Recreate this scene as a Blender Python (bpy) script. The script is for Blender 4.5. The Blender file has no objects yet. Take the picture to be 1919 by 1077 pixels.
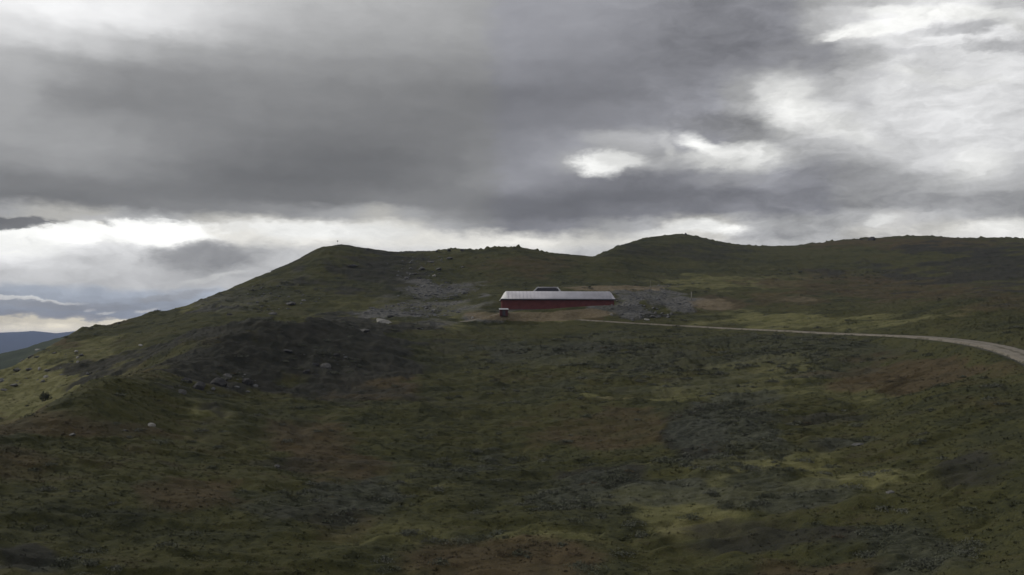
import bpy, bmesh, math, random
import numpy as np
from mathutils import Vector, Matrix
R = math.radians
sc = bpy.context.scene
col = sc.collection
rng = np.random.default_rng(7)
random.seed(7)

# ------------------------------------------------------------------ camera
W0, H0 = 1919.0, 1077.0
FPX = 1662.0                                   # focal length in photo pixels
HORIZON = 640.0                                # photo row of the true horizon
PITCH = math.atan((HORIZON - H0 / 2) / FPX)
cam_d = bpy.data.cameras.new('camera')
cam_d.sensor_width = 36.0
cam_d.lens = 36.0 * FPX / W0
cam_d.clip_start = 0.5
cam_d.clip_end = 60000
cam = bpy.data.objects.new('camera', cam_d)
cam.rotation_euler = (R(90) + PITCH, 0, 0)
col.objects.link(cam)
sc.camera = cam
cp, sp_ = math.cos(PITCH), math.sin(PITCH)

def ray(px, py):
    """photo pixel -> (azimuth, tangent of elevation)"""
    a = (np.asarray(px, float) - W0 / 2) / FPX
    b = (H0 / 2 - np.asarray(py, float)) / FPX
    x = a; y = cp - b * sp_; z = sp_ + b * cp
    return np.arctan2(x, y), z / np.hypot(x, y)

def pix(x, y, z):
    """world point -> photo pixel (camera stands at the origin)"""
    d = y * cp + z * sp_
    d = np.where(np.abs(d) < 1e-6, 1e-6, d)
    px = x / d * FPX + W0 / 2
    py = H0 / 2 - (-y * sp_ + z * cp) / d * FPX
    bad = d < 1
    return np.where(bad, -9999, px), np.where(bad, 9999, py)

# ------------------------------------------------------------------ sky
SUN_AZ, SUN_EL = -78.0, 24.0
world = bpy.data.worlds.new('World')
sc.world = world
world.use_nodes = True
nt = world.node_tree
nt.nodes.clear()

class G:
    """small node helper"""
    def __init__(s, t): s.t = t
    def n(s, kind, **kw):
        o = s.t.nodes.new(kind)
        for k, v in kw.items(): setattr(o, k, v)
        return o
    def put(s, sock, v):
        if isinstance(v, bpy.types.NodeSocket): s.t.links.new(v, sock)
        elif v is not None: sock.default_value = v
    def m(s, op, a, b=None, c=None, clamp=False):
        o = s.n('ShaderNodeMath', operation=op, use_clamp=clamp)
        s.put(o.inputs[0], a); s.put(o.inputs[1], b); s.put(o.inputs[2], c)
        return o.outputs[0]
    def vm(s, op, a, b=None):
        o = s.n('ShaderNodeVectorMath', operation=op)
        s.put(o.inputs[0], a); s.put(o.inputs[1], b)
        return o.outputs[0]
    def mr(s, v, a, b, c=0.0, d=1.0, smooth=False):
        o = s.n('ShaderNodeMapRange', interpolation_type='SMOOTHSTEP' if smooth else 'LINEAR')
        s.put(o.inputs[0], v); s.put(o.inputs[1], a); s.put(o.inputs[2], b); s.put(o.inputs[3], c); s.put(o.inputs[4], d)
        return o.outputs[0]
    def mix(s, f, a, b, blend='MIX'):
        o = s.n('ShaderNodeMix', data_type='RGBA', blend_type=blend, clamp_factor=True)
        s.put(o.inputs[0], f); s.put(o.inputs[6], a); s.put(o.inputs[7], b)
        return o.outputs[2]
    def noise(s, vec, scale, detail=4, rough=0.5, dist=0.0, color=False):
        o = s.n('ShaderNodeTexNoise')
        s.put(o.inputs['Vector'], vec)
        o.inputs['Scale'].default_value = scale; o.inputs['Detail'].default_value = detail
        o.inputs['Roughness'].default_value = rough; o.inputs['Distortion'].default_value = dist
        return o.outputs['Color' if color else 'Fac']
    def ramp(s, f, stops, interp='LINEAR'):
        o = s.n('ShaderNodeValToRGB')
        r = o.color_ramp; r.interpolation = interp
        r.elements[0].position = stops[0][0]; r.elements[1].position = stops[-1][0]
        for p, c in stops[1:-1]: r.elements.new(p)
        for e, (p, c) in zip(r.elements, stops):
            e.color = (*c[:3], 1)
        s.put(o.inputs[0], f)
        return o.outputs[0]

# grey levels of the cloud deck over azimuth (columns) and elevation (rows)
SX = np.array([0, 120, 240, 360, 480, 600, 720, 840, 960, 1080, 1200, 1320, 1440, 1560, 1680, 1800, 1919], float)
SROWS = [
 (0, [250,250,240,225,205,188,178,172,158,157,150,130,125,177,200,207,203]),
 (45, [228,240,232,222,198,178,170,168,156,153,141,125,122,214,251,255,239]),
 (90, [180,190,178,168,160,158,157,156,150,141,134,125,124,150,220,235,231]),
 (130, [172,157,143,138,143,144,141,139,137,128,126,127,130,168,212,220,211]),
 (180, [165,135,128,127,134,133,128,125,120,120,125,150,191,191,220,226,220]),
 (230, [166,157,141,137,135,127,122,122,125,130,143,152,191,226,226,228,220]),
 (270, [158,160,152,131,121,114,114,121,137,158,170,135,166,203,203,220,216]),
 (305, [143,154,143,123,111,106,109,121,141,170,180,165,182,148,185,219,212]),
 (340, [125,129,124,113,103,105,110,125,150,131,113,119,130,130,159,191,174]),
 (380, [121,121,119,121,119,117,131,129,113,106,109,113,124,130,160,165,142]),
 (403, [214,205,165,146,148,172,196,142,112,110,130,120,130,158,185,172,165]),
 (425, [190,228,222,244,255,255,248,172,128,138,182,218,178,190,202,188,215]),
 (450, [250,252,246,232,228,240,232,232,242,216,222,215,164,180,190,200,220]),
 (480, [236,228,212,165,172,208,215,215,215,205,205,190,170,180,190,200,210]),
 (510, [216,210,198,168,186,205,205,205,205,205,205,205,200,200,200,200,200]),
 (538, [188,188,196,202,205,205,205,205,205,205,205,205,200,200,200,200,200]),
 (556, [172,168,172,190,195,195,195,195,195,195,195,195,195,195,195,195,195]),
 (564, [186,158,158,172,190,195,195,195,195,195,195,195,195,195,195,195,195]),
 (578, [142,146,152,165,185,195,195,195,195,195,195,195,195,195,195,195,195]),
 (595, [146,146,156,175,185,195,195,195,195,195,195,195,195,195,195,195,195]),
 (603, [250,252,252,246,195,195,195,195,195,195,195,195,195,195,195,195,195]),
 (622, [248,248,246,240,195,195,195,195,195,195,195,195,195,195,195,195,195]),
]
def s2l(v):
    v = np.asarray(v, float)
    return np.where(v <= 0.04045, v / 12.92, ((v + 0.055) / 1.055) ** 2.4)
SY = np.array([r[0] for r in SROWS], float)
ST = np.array([r[1] for r in SROWS], float)
def sky_grey(px, py):
    px = np.clip(px, 0, 1919); py = np.clip(py, 0, 622)
    j = np.clip(np.searchsorted(SY, py) - 1, 0, len(SY) - 2)
    f = (py - SY[j]) / (SY[j + 1] - SY[j])
    a = np.array([np.interp(p, SX, ST[k]) for p, k in zip(px, j)])
    b = np.array([np.interp(p, SX, ST[k + 1]) for p, k in zip(px, j)])
    return a + (b - a) * f

g = G(nt)
dirv = g.n('ShaderNodeTexCoord').outputs['Generated']
# warped direction: lets the layout follow ragged cloud edges
stretch = g.vm('MULTIPLY', dirv, (1.0, 1.0, 2.6))
w1 = g.vm('SUBTRACT', g.noise(stretch, 5.0, 6, 0.58, 0.2, True), (0.5, 0.5, 0.5))
w2 = g.vm('SUBTRACT', g.noise(stretch, 22.0, 5, 0.62, 0.0, True), (0.5, 0.5, 0.5))
wd = g.vm('ADD', dirv, g.vm('ADD', g.vm('MULTIPLY', w1, (0.04, 0.02, 0.014)), g.vm('MULTIPLY', w2, (0.045, 0.02, 0.022))))
sx = g.n('ShaderNodeSeparateXYZ'); g.put(sx.inputs[0], wd)
X, Y, Z = sx.outputs
az = g.m('ARCTAN2', X, Y)
hor = g.m('SQRT', g.m('ADD', g.m('MULTIPLY', X, X), g.m('MULTIPLY', Y, Y)))
el = g.m('DIVIDE', Z, g.m('MAXIMUM', hor, 0.001))
AZ0, AZ1 = -0.56, 0.56
pos = g.mr(az, AZ0, AZ1)
NS = 31
azs = np.linspace(AZ0, AZ1, NS)
deck = None
prev_t = None
for k, py in enumerate(SY):
    t = float(ray(W0 / 2, py)[1])
    # photo pixel of every stop on this ring of equal elevation
    ppx, ppy = pix(1e3 * np.sin(azs), 1e3 * np.cos(azs), np.full(NS, 1e3 * t))
    gv = sky_grey(ppx, np.minimum(ppy, py + 30))
    stops = []
    for i in range(NS):
        v = float(gv[i]) / 255.0
        c = np.array([v, v, v])
        if ppx[i] < 480 and 548 < py < 600: c *= (0.95, 0.99, 1.05)      # bluish distant stratus
        elif py > 600 or (v > 0.72 and 380 < py < 480): c *= (1.0, 0.975, 0.90) if py > 600 else (1.0, 0.99, 0.96)   # cream low cumulus
        elif v < 0.62 and 900 < ppx[i] < 1560: c *= (0.99, 0.992, 1.025)
        lin = s2l(np.clip(c, 0, 1.0)) * ((1.65, 1.58, 1.42) if py > 600 else 1.0)     # low sun-lit cumulus far behind the hazy air
        stops.append((i / (NS - 1), lin))
    rk = g.ramp(pos, stops, 'EASE')
    if deck is None: deck = rk
    else: deck = g.mix(g.mr(el, prev_t, t, smooth=True), deck, rk)
    prev_t = t
# thin structure inside the deck
sep0 = g.n('ShaderNodeSeparateXYZ'); g.put(sep0.inputs[0], dirv)
d1 = g.noise(g.vm('MULTIPLY', wd, (1.0, 1.0, 3.4)), 7.0, 7, 0.55, 0.3)
d2 = g.noise(g.vm('MULTIPLY', wd, (1.0, 1.0, 2.2)), 26.0, 6, 0.6, 0.4)
wisp = g.m('ADD', g.m('MULTIPLY', g.m('SUBTRACT', d1, 0.5), 0.75), g.m('MULTIPLY', g.m('SUBTRACT', d2, 0.5), 0.5))
amp = g.m('ADD', 0.42, g.m('ADD', g.m('MULTIPLY', g.mr(az, 0.06, 0.26, smooth=True), 1.35), g.m('MULTIPLY', g.mr(el, 0.16, 0.10, smooth=True), 0.75)))
wisp = g.m('MULTIPLY', wisp, amp)
mul = g.m('ADD', 1.03, wisp)
# bright rims: holes in the deck and lens of far cloud, given by direction
rag = g.m('ADD', g.m('MULTIPLY', g.m('SUBTRACT', d2, 0.5), 1.0), g.m('MULTIPLY', g.m('SUBTRACT', g.noise(g.vm('MULTIPLY', wd, (1.0, 1.0, 1.8)), 60.0, 4, 0.6), 0.5), 0.7))
def blob(px, py, rx, ry, rot=0.0, edge=0.45):
    a0, t0 = [float(v) for v in ray(px, py)]
    dx = g.m('SUBTRACT', az, a0); dy = g.m('SUBTRACT', el, t0)
    c, s = math.cos(rot), math.sin(rot)
    u = g.m('DIVIDE', g.m('ADD', g.m('MULTIPLY', dx, c), g.m('MULTIPLY', dy, s)), rx / FPX)
    v = g.m('DIVIDE', g.m('SUBTRACT', g.m('MULTIPLY', dy, c), g.m('MULTIPLY', dx, s)), ry / FPX)
    d = g.m('ADD', g.m('SQRT', g.m('ADD', g.m('MULTIPLY', u, u), g.m('MULTIPLY', v, v))), rag)
    return g.mr(d, 1.0 + edge, 1.0 - edge, smooth=True)
cur = deck
for (px, py, rx, ry, rot, edge, grey, amt) in [
        (1125, 306, 44, 21, 0.0, 0.6, 262, 0.97), (1165, 300, 42, 16, -0.1, 0.5, 228, 0.8), (1215, 288, 18, 16, 0.6, 0.6, 150, 0.6), (1245, 275, 12, 22, 0.2, 0.7, 205, 0.6), (1190, 262, 80, 14, -0.1, 0.7, 190, 0.6),
        (1380, 298, 84, 22, -0.08, 0.6, 226, 0.95), (1322, 274, 46, 14, -0.4, 0.65, 250, 0.92), (1405, 287, 48, 16, -0.1, 0.65, 248, 0.9), (1440, 285, 18, 10, 0.5, 0.6, 205, 0.7), (1375, 335, 60, 14, 0.0, 0.8, 170, 0.5),
        (1350, 232, 80, 22, 0.0, 0.6, 126, 0.75), (1480, 188, 42, 50, 0.35, 0.75, 250, 0.92), (1540, 222, 70, 24, -0.35, 0.8, 238, 0.8), (1600, 250, 60, 12, -0.45, 0.6, 225, 0.5), (1500, 120, 60, 40, 0.0, 0.7, 150, 0.5),
        (1640, 48, 95, 14, 0.02, 0.45, 248, 0.9), (1760, 22, 110, 13, -0.2, 0.5, 248, 0.9), (1580, 58, 34, 7, 0.15, 0.4, 255, 0.95), (1870, 40, 60, 9, -0.45, 0.5, 235, 0.7), (1790, 52, 62, 10, -0.1, 0.6, 178, 0.75), (1880, 85, 60, 10, -0.15, 0.7, 166, 0.7),
        (1690, 92, 60, 7, -0.15, 0.7, 182, 0.6), (1690, 128, 50, 8, -0.2, 0.7, 228, 0.6), (1800, 150, 70, 8, -0.15, 0.7, 226, 0.5), (1640, 135, 26, 12, 0.2, 0.7, 180, 0.5), (1625, 185, 20, 14, 0.3, 0.7, 188, 0.5),
        (1835, 305, 45, 26, 0.0, 0.7, 232, 0.7), (1690, 400, 50, 28, 0.3, 0.7, 192, 0.5), (1655, 415, 22, 10, 0.0, 0.6, 225, 0.7), (1600, 330, 90, 26, -0.3, 0.7, 130, 0.6), (1800, 380, 110, 16, -0.1, 0.7, 140, 0.6),
        (12, 420, 72, 14, 0.14, 0.25, 112, 0.95), (205, 427, 30, 6, -0.25, 0.4, 140, 0.85), (180, 412, 40, 8, 0.0, 0.6, 185, 0.6),
        (50, 446, 80, 11, 0.12, 0.25, 266, 0.95), (128, 436, 54, 20, 0.1, 0.25, 268, 0.97), (290, 436, 95, 24, 0.0, 0.3, 272, 0.97), (20, 462, 60, 16, 0.0, 0.6, 250, 0.8), (385, 484, 90, 20, 0.03, 0.6, 138, 0.8), (590, 430, 150, 17, 0.0, 0.5, 255, 0.95), (370, 465, 40, 12, 0.3, 0.6, 150, 0.5), (400, 520, 60, 5, 0.2, 0.6, 222, 0.5),
        (1180, 428, 40, 14, 0.2, 0.6, 180, 0.5), (1330, 428, 70, 11, -0.1, 0.45, 240, 0.9), (1240, 433, 60, 10, 0.1, 0.6, 225, 0.7), (1420, 440, 50, 12, 0.0, 0.6, 160, 0.7), (1880, 425, 60, 12, 0.0, 0.6, 222, 0.6),
        (40, 560, 70, 3.0, 0.0, 0.4, 232, 0.85), (165, 578, 10, 3.5, 0.1, 0.5, 200, 0.8), (205, 583, 14, 3.0, 0.25, 0.5, 205, 0.8), (290, 577, 20, 4, 0.2, 0.5, 215, 0.8), (120, 570, 120, 8, 0.0, 0.6, 142, 0.5), (100, 590, 120, 5, 0.0, 0.6, 145, 0.5), (330, 552, 60, 6, 0.1, 0.5, 160, 0.6),
        (700, 438, 60, 20, 0, 0.6, 226, 0.5)]:
    v = float(s2l(grey / 255.0))
    cur = g.mix(g.m('MULTIPLY', blob(px, py, rx, ry, rot, edge), amt), cur, (v, v, v * (0.97 if grey > 200 else 1.02), 1))
cur = g.vm('SCALE', cur); g.put(cur.node.inputs['Scale'], mul)
# the rest of the sky dome: the same broken deck without a layout
e1 = g.noise(g.vm('MULTIPLY', dirv, (1.0, 1.0, 1.8)), 2.6, 8, 0.55, 0.5)
rest = g.ramp(e1, [(0.30, (0.22, 0.22, 0.23)), (0.5, (0.36, 0.36, 0.37)), (0.72, (0.70, 0.70, 0.69))])
front = g.m('MULTIPLY', g.m('MULTIPLY', g.mr(g.m('ABSOLUTE', az), 0.54, 0.80, 1.0, 0.0, True), g.mr(el, 0.42, 0.75, 1.0, 0.0, True)), 1.0)
cloud = g.mix(front, rest, cur)
bg1 = g.n('ShaderNodeBackground'); g.put(bg1.inputs[0], cloud); bg1.inputs[1].default_value = 1.0
sky = g.n('ShaderNodeTexSky', sky_type='NISHITA', sun_disc=False)
sky.sun_elevation = R(SUN_EL); sky.sun_rotation = R(SUN_AZ)
bg2 = g.n('ShaderNodeBackground'); g.put(bg2.inputs[0], sky.outputs[0]); bg2.inputs[1].default_value = 0.08
ms = g.n('ShaderNodeMixShader'); ms.inputs[0].default_value = 0.97
nt.links.new(bg2.outputs[0], ms.inputs[1]); nt.links.new(bg1.outputs[0], ms.inputs[2])
wo = g.n('ShaderNodeOutputWorld'); nt.links.new(ms.outputs[0], wo.inputs['Surface'])

# ------------------------------------------------------------------ sun and exposure
sl = bpy.data.lights.new('sun', 'SUN')
sl.energy = 1.4; sl.angle = R(14); sl.color = (1.0, 0.95, 0.86)
sun = bpy.data.objects.new('sun', sl); col.objects.link(sun)
sd = Vector((math.sin(R(SUN_AZ)) * math.cos(R(SUN_EL)), math.cos(R(SUN_AZ)) * math.cos(R(SUN_EL)), math.sin(R(SUN_EL))))
sun.rotation_euler = sd.to_track_quat('Z', 'Y').to_euler()
sc.view_settings.view_transform = 'Standard'
sc.view_settings.look = 'None'
sc.view_settings.gamma = 1.0
sc.view_settings.use_curve_mapping = False
sc.view_settings.exposure = 0.0
sc.cycles.max_bounces = 5
sc.cycles.volume_bounces = 0

# ------------------------------------------------------------------ numpy noise
def _hash(ix, iy, seed):
    h = (ix.astype(np.int64) * 374761393 + iy.astype(np.int64) * 668265263 + seed * 974634777) & 0xffffffff
    h = ((h ^ (h >> 13)) * 1274126177) & 0xffffffff
    return ((h ^ (h >> 16)) & 0xffff) / 65535.0
def vnoise(x, y, seed=0):
    ix = np.floor(x); iy = np.floor(y); fx = x - ix; fy = y - iy
    fx = fx * fx * fx * (fx * (fx * 6 - 15) + 10); fy = fy * fy * fy * (fy * (fy * 6 - 15) + 10)
    a = _hash(ix, iy, seed); b = _hash(ix + 1, iy, seed); c = _hash(ix, iy + 1, seed); d = _hash(ix + 1, iy + 1, seed)
    return (a + (b - a) * fx) * (1 - fy) + (c + (d - c) * fx) * fy - 0.5
def fbm(x, y, seed=0, octs=4, gain=0.5):
    s = 0; a = 1.0; c, sn = math.cos(0.6), math.sin(0.6)
    for o in range(octs):
        s = s + a * vnoise(x, y, seed + o * 17)
        x, y = (x * c - y * sn) * 2.03, (x * sn + y * c) * 2.03
        a *= gain
    return s
def sstep(x, a, b):
    t = np.clip((x - a) / (b - a), 0, 1)
    return t * t * (3 - 2 * t)
def pchip(x, y, xi):
    """monotone cubic through (x_k, y_k), many curves at once: x, y (K, M), xi (J, M)"""
    h = np.diff(x, axis=0); d = np.diff(y, axis=0) / h
    m = np.zeros_like(y)
    w1 = 2 * h[1:] + h[:-1]; w2 = h[1:] + 2 * h[:-1]
    same = d[1:] * d[:-1] > 0
    with np.errstate(divide='ignore', invalid='ignore'):
        hm = (w1 + w2) / (w1 / d[:-1] + w2 / d[1:])
    m[1:-1] = np.where(same, hm, 0)
    m[0] = d[0]; m[-1] = d[-1]
    out = np.empty_like(xi)
    idx = np.zeros(xi.shape, int)
    for k in range(1, x.shape[0] - 1): idx += xi >= x[k]
    cols = np.broadcast_to(np.arange(xi.shape[1]), xi.shape)
    x0 = x[idx, cols]; hh = h[idx, cols]; t = (xi - x0) / hh
    y0 = y[idx, cols]; y1 = y[idx + 1, cols]; m0 = m[idx, cols]; m1 = m[idx + 1, cols]
    return ((2*t**3 - 3*t**2 + 1) * y0 + (t**3 - 2*t**2 + t) * hh * m0 + (-2*t**3 + 3*t**2) * y1 + (t**3 - t**2) * hh * m1)

# ------------------------------------------------------------------ terrain
RIDGE = [(-700, 830), (-300, 770), (-100, 722), (0, 703), (35, 686), (60, 669), (90, 652), (120, 636), (150, 619), (179, 611), (200, 612), (222, 605), (240, 602), (273, 591), (320, 583), (351, 573),
 (374, 564.5), (429, 542), (480, 519), (500, 512.5), (534, 498), (562, 485), (586, 470), (604, 464), (633, 458.8), (651, 459.6), (682, 465), (698, 467), (740, 472.5), (760, 472.4),
 (802, 471), (841, 467.5), (870, 468.5), (891, 469), (922, 466), (943, 466), (969, 463.5), (990, 467), (1020, 473), (1060, 477), (1115, 482), (1130, 475), (1160, 461), (1190, 452), (1225, 444),
 (1255, 440), (1283, 438.5), (1311, 444), (1346, 453), (1385, 459.5), (1424, 462), (1470, 462), (1523, 458), (1573, 451), (1608, 448.5), (1650, 446), (1679, 443.5), (1735, 442.5), (1799, 447),
 (1877, 446), (1919, 448.5), (2100, 446), (2300, 462), (2700, 520)]
# control columns: px, then (distance, photo row) for eight nodes from the nearest visible ground to the ridge
CC = [
 (-700, [(80,1077),(108,930),(124,840),(140,815),(175,850),(220,845),(260,835),(300,830)]),
 (-300, [(80,1077),(106,930),(124,835),(138,806),(172,835),(216,820),(256,790),(296,770)]),
 (0,    [(80,1077),(106,925),(122,835),(135,795),(170,822),(214,792),(255,745),(300,703)]),
 (200,  [(80,1077),(105,920),(128,810),(150,722),(184,738),(235,702),(285,655),(340,612)]),
 (400,  [(80,1077),(105,920),(140,790),(175,705),(205,641),(268,622),(318,585),(380,553)]),
 (640,  [(78,1077),(106,920),(148,790),(196,692),(235,614),(290,598),(350,540),(430,459)]),
 (800,  [(77,1077),(104,920),(145,790),(194,692),(262,612),(298,593),(352,536),(440,471)]),
 (960,  [(76,1077),(103,920),(143,790),(194,690),(272,606),(285,584),(350,536),(440,464)]),
 (1115, [(75,1077),(101,920),(139,790),(188,690),(268,604),(285,581),(354,532),(450,482)]),
 (1280, [(74,1077),(99,920),(135,790),(182,690),(258,613),(288,590),(380,525),(600,438)]),
 (1600, [(72,1077),(97,920),(130,790),(170,690),(222,628),(280,582),(380,530),(640,449)]),
 (1919, [(68,1077),(90,920),(114,790),(140,700),(162,648),(230,582),(350,530),(620,448)]),
 (2250, [(66,1077),(86,920),(108,790),(130,705),(155,655),(220,590),(340,530),(600,455)]),
 (2700, [(66,1077),(86,920),(108,800),(130,720),(155,665),(220,610),(340,560),(560,520)]),
]
dense = np.linspace(R(-33), R(33), 790)
left = R(-33) - np.cumsum(np.geomspace(0.0016, 0.22, 26)); left = left[left > -math.pi + 0.05]
AZ = np.concatenate([[-math.pi], left[::-1], dense, -left, [math.pi]])
NA = len(AZ)
caz, crr, czz = [], [], []
rx_az, rx_t = ray([p for p, _ in RIDGE], [q for _, q in RIDGE])
back = (np.array([70, 100, 140, 190, 240, 300, 380, 480.]), np.array([-24, -30, -40, -52, -62, -74, -90, -108.]))
caz.append(-math.pi); crr.append(back[0]); czz.append(back[1])
for px, nodes in CC:
    a = float(ray(px, 640)[0])
    rr = np.array([n[0] for n in nodes], float)
    zz = np.array([n[0] * float(ray(px, n[1])[1]) for n in nodes])
    caz.append(a); crr.append(rr); czz.append(zz)
caz.append(math.pi); crr.append(back[0]); czz.append(back[1])
caz = np.array(caz); crr = np.array(crr); czz = np.array(czz)
K = crr.shape[1]
def across(tab):
    return np.stack([pchip(caz[:, None], tab[:, k][:, None], AZ[:, None])[:, 0] for k in range(K)])
nr = across(crr); nz = across(czz)
one = np.ones(NA)
def far_row(dist_l, zs_l):   # far nodes given by azimuth
    return dist_l * one, np.interp(AZ, zs_l[0], zs_l[1])
# inner node below the camera, then nodes behind the ridge
n_in = (3.0 * one, nz[0] - 2.0)
n_i = (nr[-1] + 45, nz[-1] - 5)
n_i2 = (nr[-1] + 130, nz[-1] - 42)
vpx = np.array([-700, -300, 0, 50, 100, 132, 160, 220, 400, 800, 2700]); vpy = np.array([690, 668, 664, 654, 636, 628, 634, 640, 660, 640, 640])
va, vt = ray(vpx, vpy)
n_j = (1000 * one, 1000 * np.interp(AZ, va, vt))
n_k = (1600 * one, -120 * one)
n_l = (4500 * one, -245 * one)
n_m = (8500 * one, -235 * one)
fa, ft = ray(np.array([-900, -500, -200, 0, 30, 62, 85, 105, 130, 150, 190, 300, 500, 900, 1400, 1919, 2500]),
             np.array([620, 618, 624, 623, 622, 619.7, 622, 624, 621.5, 618.5, 617, 620, 622, 618, 620, 616, 622]))
n_n = (13500 * one, 13500 * np.interp(AZ, fa, ft))
n_o = (16500 * one, -50 * one)
NR = np.vstack([n_in[0][None], nr, n_i[0][None], n_i2[0][None], n_j[0][None], n_k[0][None], n_l[0][None], n_m[0][None], n_n[0][None], n_o[0][None]])
NZ = np.vstack([n_in[1][None], nz, n_i[1][None], n_i2[1][None], n_j[1][None], n_k[1][None], n_l[1][None], n_m[1][None], n_n[1][None], n_o[1][None]])
ROWS = [14, 135, 115, 80, 66, 48, 60, 80, 14, 8, 14, 8, 6, 8, 22, 4]
parts = []
for k, cnt in enumerate(ROWS):
    f = (np.arange(cnt) / cnt)[:, None]
    parts.append(NR[k] + (NR[k + 1] - NR[k]) * f)
parts.append(NR[-1][None])
RR = np.vstack(parts)                       # rows x azimuths: distance
cum = np.concatenate([[0], np.cumsum(ROWS)])
i_ridge, i_hill, i_val = cum[8], cum[10], cum[14]
ZZ = pchip(NR, NZ, RR)
# bring the skyline onto the ridge line
ridge_t = np.interp(AZ, rx_az, rx_t)
ker = np.hanning(41); ker /= ker.sum()
ridge_s = np.convolve(np.pad(ridge_t, 20, mode='edge'), ker, mode='valid')
infr = sstep(np.abs(AZ), R(75), R(50))
rG, rH = NR[7], NR[8]
for it in range(3):
    seg = slice(cum[6], cum[9])
    tm = (ZZ[seg] / RR[seg]).max(axis=0)
    dlt = (ridge_s - tm) * infr
    ZZ = ZZ + dlt * RR * sstep(RR, rG, rH) * (1 - sstep(RR, rH + 60, rH + 300))
seg = slice(cum[6], cum[9])
arg = (ZZ[seg] / RR[seg]).argmax(axis=0) + cum[6]
rtop = RR[arg, np.arange(NA)]
ZZ = ZZ + (ridge_t - ridge_s) * infr * RR * np.exp(-((RR - rtop) / 14.0) ** 2)
XX = RR * np.sin(AZ); YY = RR * np.cos(AZ)

# the barn's level bench and the bank in front of it
BR, BPX = 291.0, 1043.0
baz = float(ray(BPX, 580)[0])
BC = np.array([BR * math.sin(baz), BR * math.cos(baz)])
BROT = R(3.0)                                  # barn axis against the picture plane, nearer end to the west
bx_ = np.array([math.cos(BROT), math.sin(BROT)]); by_ = np.array([-math.sin(BROT), math.cos(BROT)])
BL, BW, BZ = 36.0, 12.0, 10.0
lx = (XX - BC[0]) * bx_[0] + (YY - BC[1]) * bx_[1]
ly = (XX - BC[0]) * by_[0] + (YY - BC[1]) * by_[1]
dd = np.hypot(np.maximum(np.abs(lx) - BL / 2 - 1, 0), np.maximum(np.abs(ly) - BW / 2 - 2, 0))
wb = 1 - sstep(dd, 0.5, 9.0)
ZZ = ZZ + (BZ - ZZ) * wb
bank = np.exp(-((ly + BW / 2 + 4.2) / 2.0) ** 2) * sstep(lx, -14, 16) * (1 - sstep(lx, 19, 25))
ZZ = ZZ + 1.5 * bank
# spoil heaps beside the barn
def bump(px, py, r, rx, ry, h):
    global ZZ
    a, t = [float(v) for v in ray(px, py)]
    cx, cy = r * math.sin(a), r * math.cos(a)
    ZZ = ZZ + h * np.exp(-(((XX - cx) / rx) ** 2 + ((YY - cy) / ry) ** 2))
bump(1190, 575, 290, 6, 4, 1.6); bump(1222, 556, 304, 5, 4, 2.4); bump(1272, 576, 290, 6, 3.5, 3.0); bump(1205, 590, 278, 7, 2.5, 0.9)

bump(540, 640, 214, 27, 15, 3.2); bump(800, 690, 205, 14, 22, -1.8)
# ---- tracks: found on the smooth terrain, then bedded into it
def ground_hit(px, py, rmin=40.0):
    a, t = [float(v) for v in ray(px, py)]
    i = int(np.clip(np.searchsorted(AZ, a) - 1, 0, NA - 2)); f = (a - AZ[i]) / (AZ[i + 1] - AZ[i])
    rc = RR[:, i] * (1 - f) + RR[:, i + 1] * f; zc = ZZ[:, i] * (1 - f) + ZZ[:, i + 1] * f
    e = zc / rc - t
    ok = np.where((e >= 0) & (rc > rmin))[0]
    if len(ok) == 0: j = i_ridge
    else: j = max(ok[0], 1)
    q = float(np.clip(-e[j - 1] / (e[j] - e[j - 1] + 1e-9), 0, 1))
    r = rc[j - 1] + (rc[j] - rc[j - 1]) * q
    return np.array([r * math.sin(a), r * math.cos(a), zc[j - 1] + (zc[j] - zc[j - 1]) * q])
def ground_z(x, y):
    x = np.atleast_1d(x); y = np.atleast_1d(y)
    a = np.arctan2(x, y); r = np.hypot(x, y)
    i = np.clip(np.searchsorted(AZ, a) - 1, 0, NA - 2); f = (a - AZ[i]) / (AZ[i + 1] - AZ[i])
    out = np.empty(len(x))
    for k in range(len(x)):
        z0 = np.interp(r[k], RR[:, i[k]], ZZ[:, i[k]]); z1 = np.interp(r[k], RR[:, i[k] + 1], ZZ[:, i[k] + 1])
        out[k] = z0 * (1 - f[k]) + z1 * f[k]
    return out
def resample(P, step):
    P = np.asarray(P); s = np.concatenate([[0], np.cumsum(np.hypot(*np.diff(P[:, :2], axis=0).T))])
    n = max(int(s[-1] / step), 4); u = np.linspace(0, s[-1], n)
    Q = np.stack([pchip(s[:, None], P[:, c][:, None], u[:, None])[:, 0] for c in range(P.shape[1])], 1)
    for _ in range(4): Q[1:-1] = (Q[:-2] + 2 * Q[1:-1] + Q[2:]) / 4
    return Q
road_px = [(1085, 600), (1150, 604), (1215, 608), (1290, 612), (1380, 617), (1470, 621), (1560, 626), (1640, 629), (1710, 632), (1770, 637), (1825, 644), (1870, 653), (1919, 668), (1990, 700), (2080, 750)]
road_c = resample([ground_hit(*p) for p in road_px], 1.5)
drive_px = [(866, 603), (895, 598), (920, 592), (940, 586)]
drive_c = resample([ground_hit(*p) for p in drive_px], 1.0)
upper_px = [(1035, 537), (1070, 535), (1110, 537), (1160, 540), (1222, 541), (1232, 546)]
upper_c = resample([ground_hit(p[0], p[1]) for p in upper_px], 1.5)
foot_c = resample([ground_hit(*p) for p in [(1075, 737), (1125, 741), (1180, 745), (1230, 749), (1275, 753)]], 1.0)
PATHS = [(road_c, 2.5, 4.5), (drive_c, 2.4, 3.5), (upper_c, 0.9, 2.0)]
calm = np.ones_like(ZZ); near_path = np.full_like(ZZ, 99.0)
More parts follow.
